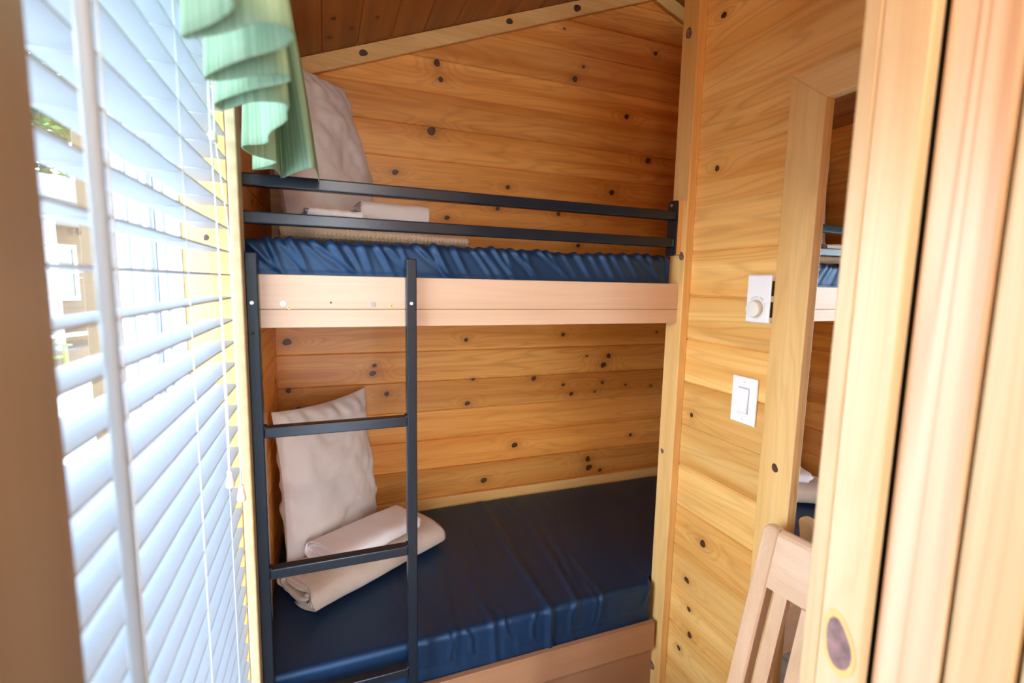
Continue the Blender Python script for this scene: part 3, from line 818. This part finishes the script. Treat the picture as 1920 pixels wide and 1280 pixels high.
text_mesh(b, 'COMFORT', put, .0052); b.build('lettering', M['grey_print'], cv); b = MB()
text_mesh(b, 'ZONE', lambda i: put(i + 8), .0052); b.build('lettering', M['grey_print'], cv); b = MB()
for a in (math.radians(62), math.radians(-62), math.radians(180)):
    for k in range(2):
        R = .0275 + .0016 * k
        b.disc((XW - .0314, DY + math.sin(a) * R, DZ + math.cos(a) * R), (-1, 0, 0), .0007, .0004, 8)
    b.build('tick_mark', M['grey_print'], cv); b = MB()
SY = -.2490
sw = thing('light_switch', 'white rocker light switch plate on the board wall below the thermostat', 'light switch', (XW - .001, SY, 1.069))
b = MB()
b.box(XW - .0062, XW - .0003, SY - .040, SY + .040, 1.0690, 1.1915, .0028, seg=3); pl = b.build('cover_plate', M['white_plastic'], sw)
b = MB(); b.box(XW - .0068, XW - .0061, SY - .0172, SY + .0172, 1.0965, 1.1640, 0); b.build('bezel', M['grey_print'], pl)
b = MB(); b.prism([(XW - .0120, 1.0985), (XW - .0065, 1.0985), (XW - .0065, 1.1620), (XW - .0080, 1.1620)], 0, .0322, 'xz', .0008)
b.v = [(x, y + SY - .0161, z) for x, y, z in b.v]; b.build('rocker', M['white_plastic'], sw)
for z in (1.179, 1.081):
    b = MB(); b.disc((XW - .0060, SY, z), (-1, 0, 0), .0032, .0009, 16); b.disc((XW - .0068, SY, z), (-1, 0, 0), .0014, .0003, 4, mi=1); b.build('screw', [M['white_plastic'], M['grey_print']], sw)
b = MB()
for k in range(9):
    a = math.radians(120 + 120 * k / 8); b.disc((XW - .0061, SY + math.cos(a) * 0 + .017 * math.sin(math.radians(-60 + 120 * k / 8)), 1.0905 - .011 * math.cos(math.radians(-60 + 120 * k / 8)) + .008), (-1, 0, 0), .0007, .0003, 6)
b.build('printed_mark', M['grey_print'], pl)

# ------------------------------------------------------------------ mirror
MY0, MY1, MZ0, MZ1 = -.780, -.325, .285, 1.897
FW = .0885
mr = thing('wall_mirror', 'tall wood-framed mirror on the board wall behind the chair', 'mirror', (XW - .01, (MY0 + MY1) / 2, MZ0))
def mitre(name, poly, axn, seed, kn=None):
    b = MB(); b.prism(poly, XW - .0195, XW - .0005, 'yz', .0018, axn, seed, .03)
    if kn: knot_disc(b, (XW - .0195, kn[0], kn[1]), (0, 0, 1), (0, 1, 0), (-1, 0, 0), kn[2], 1)
    return b.build(name, [M['pine_trim']] + KM, mr)
mitre('frame_stile', [(MY1, MZ0), (MY1, MZ1), (MY1 - FW, MZ1 - FW + .015), (MY1 - FW, MZ0 + FW)], 'z', 71., (-.369, .994, .0105))
mitre('frame_stile', [(MY0, MZ0), (MY0 + FW, MZ0 + FW), (MY0 + FW, MZ1 - FW + .015), (MY0, MZ1)], 'z', 72.)
mitre('frame_rail', [(MY0, MZ1), (MY0 + FW, MZ1 - FW + .0145), (MY1 - FW, MZ1 - FW + .0145), (MY1, MZ1)], 'y', 73.)
mitre('frame_rail', [(MY0, MZ0), (MY1, MZ0), (MY1 - FW, MZ0 + FW), (MY0 + FW, MZ0 + FW)], 'y', 74.)
b = MB(); b.box(XW - .0060, XW - .0008, MY0 + FW - .003, MY1 - FW + .003, MZ0 + FW - .003, MZ1 - FW + .018, 0); b.build('mirror_glass', M['mirror'], mr)

# ------------------------------------------------------------------ chair, back to the mirror
chx = 1.2
ch = thing('dining_chair', 'pale beech slat-back dining chair with its back to the wall mirror', 'chair', (.96, -.61, FLOOR))
CY1, CY0 = -.398, -.806
lean = lambda z: 1.2 - .205 * (.862 - z) if z > .45 else 1.2 - .205 * .412 - .0 * z
def stile(yc):
    b = MB(); n = 26; P = []
    secs = []
    for k in range(n):
        z = FLOOR + (.862 - FLOOR) * k / (n - 1)
        x = 1.2 - .205 * (.862 - z) + (.18 * max(0, .47 - z) * 1.0 if z < .47 else 0)
        w = .0205 if z < .8 else .0205
        secs.append((x, z, w, .031))
    for k in range(1, 7):   # rounded top
        a = PI / 2 * k / 6; z = .862 + .018 * math.sin(a); secs.append((1.2 + .004 * math.sin(a), z, .0205 - .012 * (1 - math.cos(a)), .031 - .020 * (1 - math.cos(a))))
    ring = lambda w, t: [(0, -w + .004), (0, w - .004), (.004, w), (t - .004, w), (t, w - .004), (t, -w + .004), (t - .004, -w), (.004, -w)]
    for (x, z, w, t) in secs:
        for (dx, dy) in ring(w, t): P.append((x + dx + (.031 - t) / 2, yc + dy, z))
    m = len(secs); fs = []
    for i in range(m - 1):
        for j in range(8): fs.append((i * 8 + j, (i + 1) * 8 + j, (i + 1) * 8 + (j + 1) % 8, i * 8 + (j + 1) % 8))
    fs.append(tuple(range(8))); fs.append(tuple(range((m - 1) * 8, m * 8))[::-1])
    sd = random.uniform(0, 60)
    b.add(P, fs, [(p[2] + sd, p[1], p[0] + sd) for p in P], tint=.02, smooth=False)
    return b.build('back_leg', M['beech'], ch)
stile(CY1 - .0205); stile(CY0 + .0205)
b = MB()   # crest rail with a rounded top edge
y0, y1 = CY0 + .0415, CY1 - .0415
sec = [(.0, .752), (.0, .868), (.003, .8755), (.009, .8800), (.016, .8800), (.022, .8755), (.026, .868), (.026, .752)]
P = []; NY = 14
for i in range(NY + 1):
    y = y1 + (y0 - y1) * i / NY; bow = .014 * math.sin(PI * i / NY)
    for (dx, z) in sec: P.append((1.2 - .205 * (.862 - z) + dx + bow, y, z))
fs = []
for i in range(NY):
    for j in range(8): fs.append((i * 8 + j, i * 8 + (j + 1) % 8, (i + 1) * 8 + (j + 1) % 8, (i + 1) * 8 + j))
fs += [tuple(range(8))[::-1], tuple(range(NY * 8, NY * 8 + 8))]
b.add(P, fs, [(p[1] + 3, p[2], p[0]) for p in P], tint=.03); b.build('crest_rail', M['beech'], ch)
def leanbar(ya, yb, za, zb, dx0, dx1, name):
    b = MB(); P = []
    for z in (za, zb):
        xx = 1.2 - .205 * (.862 - z)
        P += [(xx + dx0, ya, z), (xx + dx0, yb, z), (xx + dx1, yb, z), (xx + dx1, ya, z)]
    fs = [(3, 2, 1, 0), (4, 5, 6, 7)] + [(i, (i + 1) % 4, 4 + (i + 1) % 4, 4 + i) for i in range(4)]
    sd = random.uniform(0, 50)
    b.add(P, fs, [(p[2] + sd, p[1], p[0] + sd) for p in P]); return b.build(name, M['beech'], ch)
for k in range(5):
    yc = -.473 - k * .0655
    leanbar(yc - .0155, yc + .0155, .478, .753, .006, .019, 'back_slat')
leanbar(y0 - .0005, y1 + .0005, .4785, .500, .003, .024, 'lower_rail')
b = MB(); b.prism([(.735, -.402), (1.128, -.402), (1.128, -.802), (.735, -.802), (.722, -.78), (.722, -.424)], .455, .478, 'xy', .004, 'x'); b.build('seat', M['beech'], ch)
b = MB()
b.box(.765, 1.10, -.425, -.410, .405, .4545, .002, 'x'); b.box(.765, 1.10, -.794, -.779, .405, .4545, .002, 'x'); b.box(.745, .765, -.79, -.414, .405, .4545, .002, 'y'); b.build('seat_apron', M['beech'], ch)
for y in (-.440, -.800):
    b = MB(); b.box(.735, .772, y, y + .036, FLOOR, .4545, .003); b.build('front_leg', M['beech'], ch)

# ------------------------------------------------------------------ outdoors
b = MB()
for k in range(8): b.box(-1.0 + k * .112, -1.0 + k * .112 + .11, -.95, 1.2, 2.50, 2.52, .003, 'y')
struct(b, 'added_overhang', M['white_paint'])  # added overhang out of view, keeps sun and sky off the blind
b = MB(); b.box(-60, 40, -40, 60, -.95, -.85, 0); g = struct(b, 'ground', M['ground'])
cab = thing('neighbour_cabin', 'brown timber cabin with white porch seen through the blind', 'cabin', (-6.1, 13.3, -.85), math.radians(65))
L_ = dict(parent=cab, local=True)
b = MB()
for k in range(22): b.box(-3, 5.5, 1.5, 1.62, k * .17 - .02, k * .17 + .148, .006, 'x')
b.build('wall', M['siding'], **L_)
b = MB(); b.box(-3.2, 5.7, -.15, 1.75, 3.62, 4.05, .01, 'x'); b.build('porch_beam', M['white_paint'], **L_)
b = MB(); b.prism([(-.6, 4.0), (1.8, 5.0), (4.6, 3.9), (4.6, 3.75), (1.8, 4.85), (-.6, 3.85)], -3.4, 5.9, 'yz', 0); b.build('roof', M['roof'], **L_)
b = MB(); b.box(-3, 5.5, 0.0, 1.5, .0, .42, 0, 'x'); b.build('porch_deck', M['siding'], **L_)
for x in (-1.6, .52, 2.9, 5.2):
    b = MB(); b.box(x, x + .19, 0, .19, .42, 3.62, .01); b.build('porch_post', M['white_paint'], **L_)
w_ = None
b = MB()
X0, X1, Z0, Z1 = 1.27, 2.6, 1.56, 3.1
for q in ((X0, X1, Z1 - .1, Z1), (X0, X1, Z0, Z0 + .1)): b.box(q[0], q[1], 1.44, 1.499, q[2], q[3], .004, 'x')
for q in ((X0, X0 + .1), (X1 - .1, X1), ((X0 + X1) / 2 - .035, (X0 + X1) / 2 + .035)): b.box(q[0], q[1], 1.44, 1.499, Z0 + .1, Z1 - .1, .004)
b.box(X0, X1, 1.45, 1.499, (Z0 + Z1) / 2 - .02, (Z0 + Z1) / 2 + .02, .003, 'x')
wf = b.build('window', M['white_paint'], **L_)
b = MB(); b.box(X0 + .09, X1 - .09, 1.475, 1.498, Z0 + .09, Z1 - .09, 0); p = b.build('pane', M['dark_glass'], wf, local=True); p.location = Vector(p.location) - WORLD[wf.name]
rl = thing('porch_railing', 'white porch railing in front of the brown cabin outside', 'railing', (-6.1, 13.3, -.43), math.radians(65))
b = MB()
for z in (.68, .30): b.box(.73, 2.88, .04, .13, z, z + .09, .006, 'x')
b.build('rail', M['white_paint'], rl, local=True)
b = MB(); b.box(-1.4, .51, .04, .13, .68, .77, .006, 'x'); b.box(-1.4, .51, .04, .13, .3, .39, .006, 'x'); b.build('rail', M['white_paint'], rl, local=True)
# lime chair on the porch
lc = thing('adirondack_chair', 'lime green slatted garden chair beside the porch outside', 'garden chair', (-5.85, 12.8, -.85), math.radians(65))
for k in range(5):
    b = MB(); b.box(-.10 + k * .13, -.10 + k * .13 + .11, 0, .025, .30, 1.02 + .05 * math.sin(PI * (k + .5) / 5), .008, mat=Matrix.Translation((0, .5, 0)) @ Matrix.Rotation(-.35, 4, 'X')); b.build('back_slat', M['lime'], lc, local=True)
b = MB(); b.box(-.10, .53, -.1, .58, .32, .36, .008); b.build('seat', M['lime'], lc, local=True)
for (x, y) in ((-.12, -.1), (.52, -.1), (-.12, .55), (.52, .55)):
    b = MB(); b.box(x - .04, x + .04, y - .03, y + .03, 0, .6 if y < 0 else .5, .008); b.build('leg', M['lime'], lc, local=True)
for x in (-.15, .55):
    b = MB(); b.box(x - .07, x + .07, -.2, .6, .60, .63, .008); b.build('armrest', M['lime'], lc, local=True)
# trees
def tree(name, loc, h, r, label, seed, nleaf=2600):
    rd = random.Random(seed)
    t = thing(name, label, 'tree', loc)
    b = MB(); b.tube([(loc[0], loc[1], loc[2]), (loc[0] + .1, loc[1], loc[2] + h * .4), (loc[0], loc[1] + .1, loc[2] + h * .85)], [.22, .16, .05], 10)
    for k in range(9):
        a = rd.uniform(0, 6.28); z = loc[2] + h * rd.uniform(.3, .7); l = r * rd.uniform(.5, .9)
        b.tube([(loc[0], loc[1], z), (loc[0] + math.cos(a) * l * .6, loc[1] + math.sin(a) * l * .6, z + l * .3), (loc[0] + math.cos(a) * l, loc[1] + math.sin(a) * l, z + l * .7)], [.07, .045, .015], 6)
    b.build('trunk', M['bark'], t)
    b = MB(); vs = []; fs = []
    cl = [(Vector((max(-.75, min(.75, rd.gauss(0, .45))), max(-.75, min(.75, rd.gauss(0, .45))), rd.uniform(-.75, .85))), rd.uniform(.25, .5)) for _ in range(26)]
    for k in range(nleaf):
        c, cr = rd.choice(cl)
        d = Vector((rd.gauss(0, 1), rd.gauss(0, 1), rd.gauss(0, 1))).normalized() * cr * rd.uniform(.5, 1)
        p = c + d
        p = Vector((loc[0] + p.x * r, loc[1] + p.y * r, loc[2] + h * .62 + p.z * h * .42))
        s = rd.uniform(.13, .25); e = Matrix.Rotation(rd.uniform(0, 6.28), 3, 'Z') @ Matrix.Rotation(rd.uniform(-1.2, 1.2), 3, 'X')
        o = len(vs)
        for q in ((-s, 0, 0), (0, -s * .5, 0), (s, 0, 0), (0, s * .5, 0)): vs.append(p + e @ Vector(q))
        fs.append((o, o + 1, o + 2, o + 3))
    b.add(vs, fs); b.build('foliage', M['leaf'], t)
    return t
tree('leafy_tree', (-11.2, 26.6, -.9), 15.5, 2.7, 'leafy green tree directly behind the roof of the cabin outside', 1, 7000)
tree('leafy_tree', (-18.0, 21.0, -.9), 14.5, 2.6, 'taller leafy tree left of the tree behind the cabin roof', 2, 5000)
tree('leafy_tree', (-9.6, 33.0, -.9), 14.0, 3.2, 'leafy tree right of the tree behind the cabin roof', 3, 7000)

# ------------------------------------------------------------------ fill lamp added out of view behind the camera, brightens the upper walls
lp = thing('fill_lamp', 'added globe fill lamp, out of view, brightening the upper walls', 'lamp', (.34, -1.34, 2.0))
b = MB(); zc = ceil_z(.34); b.disc((.34, -1.34, zc - .012), (0, 0, -1), .055, .02, 24); b.tube([(.34, -1.34, zc - .02), (.34, -1.34, 2.135)], .009, 10); b.build('canopy', M['steel'], lp)
m_, nt_, b_, o_ = newmat('fill_lamp_globe'); b_.inputs['Base Color'].default_value = (.9, .85, .75, 1)
b_.inputs['Emission Color'].default_value = (1, .76, .48, 1); b_.inputs['Emission Strength'].default_value = 36.
b = MB(); bb = bmesh.new(); bmesh.ops.create_uvsphere(bb, u_segments=24, v_segments=14, radius=.078, matrix=Matrix.Translation((.34, -1.34, 2.06))); b.bm(bb, smooth=True); b.build('globe', m_, lp)

# ------------------------------------------------------------------ light
W = bpy.data.worlds.new('sky'); S.world = W; W.use_nodes = True
nt = W.node_tree; nt.nodes.clear()
o = nt.nodes.new('ShaderNodeOutputWorld'); bg = nt.nodes.new('ShaderNodeBackground')
tc = nt.nodes.new('ShaderNodeTexCoord'); sp = nt.nodes.new('ShaderNodeSeparateXYZ'); nt.links.new(tc.outputs['Generated'], sp.inputs[0])
rp = nt.nodes.new('ShaderNodeValToRGB'); rp.color_ramp.elements[0].position = 0.; rp.color_ramp.elements[0].color = (.90, .95, 1, 1)
rp.color_ramp.elements[1].position = .7; rp.color_ramp.elements[1].color = (.50, .70, 1.0, 1)
nt.links.new(sp.outputs[2], rp.inputs[0]); nt.links.new(rp.outputs[0], bg.inputs[0]); bg.inputs[1].default_value = 10.0
nt.links.new(bg.outputs[0], o.inputs[0])
def sun(d, e, col, ang):
    l = bpy.data.lights.new('sun', 'SUN'); l.energy = e; l.color = col; l.angle = math.radians(ang)
    ob = bpy.data.objects.new('sun', l); COL.objects.link(ob); ob.rotation_euler = Vector(d).to_track_quat('-Z', 'Y').to_euler(); ob.location = (-3, -3, 6)
    return ob
sun((.25, .55, -.95), 7., (1, .95, .87), .6)
def portal(loc, rot, sx, sy):
    l = bpy.data.lights.new('portal', 'AREA'); l.shape = 'RECTANGLE'; l.size = sx; l.size_y = sy; l.cycles.is_portal = True
    ob = bpy.data.objects.new('portal', l); COL.objects.link(ob); ob.location = loc; ob.rotation_euler = rot
portal((-.12, -.43, (WZ0 + WZ1) / 2), (0, -PI / 2, 0), WZ1 - WZ0, .74)
portal((.30, -2.28, 1.04), (PI / 2, 0, 0), .38, 2.02)

# ------------------------------------------------------------------ camera
f, yaw, pitch, roll = 904.87, .3692, -.1187, .0203
F = Vector((math.sin(yaw) * math.cos(pitch), math.cos(yaw) * math.cos(pitch), math.sin(pitch)))
r = Vector((math.cos(yaw), -math.sin(yaw), 0)); u = r.cross(F)
R_ = r * math.cos(roll) + u * math.sin(roll); U_ = -r * math.sin(roll) + u * math.cos(roll)
cam = bpy.data.cameras.new('camera'); co = bpy.data.objects.new('camera', cam); COL.objects.link(co)
m = Matrix((R_, U_, -F)).transposed().to_4x4(); m.translation = Vector((.266, -1.1775, 1.4186)); co.matrix_world = m
cam.sensor_fit = 'HORIZONTAL'; cam.sensor_width = 36; cam.lens = 36 * f / 1920; cam.clip_start = .02; cam.clip_end = 300
cam.dof.use_dof = True; cam.dof.focus_distance = 1.55; cam.dof.aperture_fstop = 2.8
S.camera = co
vs_ = S.view_settings
S.display_settings.display_device = 'sRGB'; vs_.view_transform = 'Standard'; vs_.look = 'None'; vs_.gamma = 1; vs_.exposure = .84; vs_.use_curve_mapping = False
S.cycles.use_denoising = True
S.cycles.max_bounces = 10; S.cycles.diffuse_bounces = 6; S.cycles.transparent_max_bounces = 12
S.cycles.sample_clamp_indirect = 8
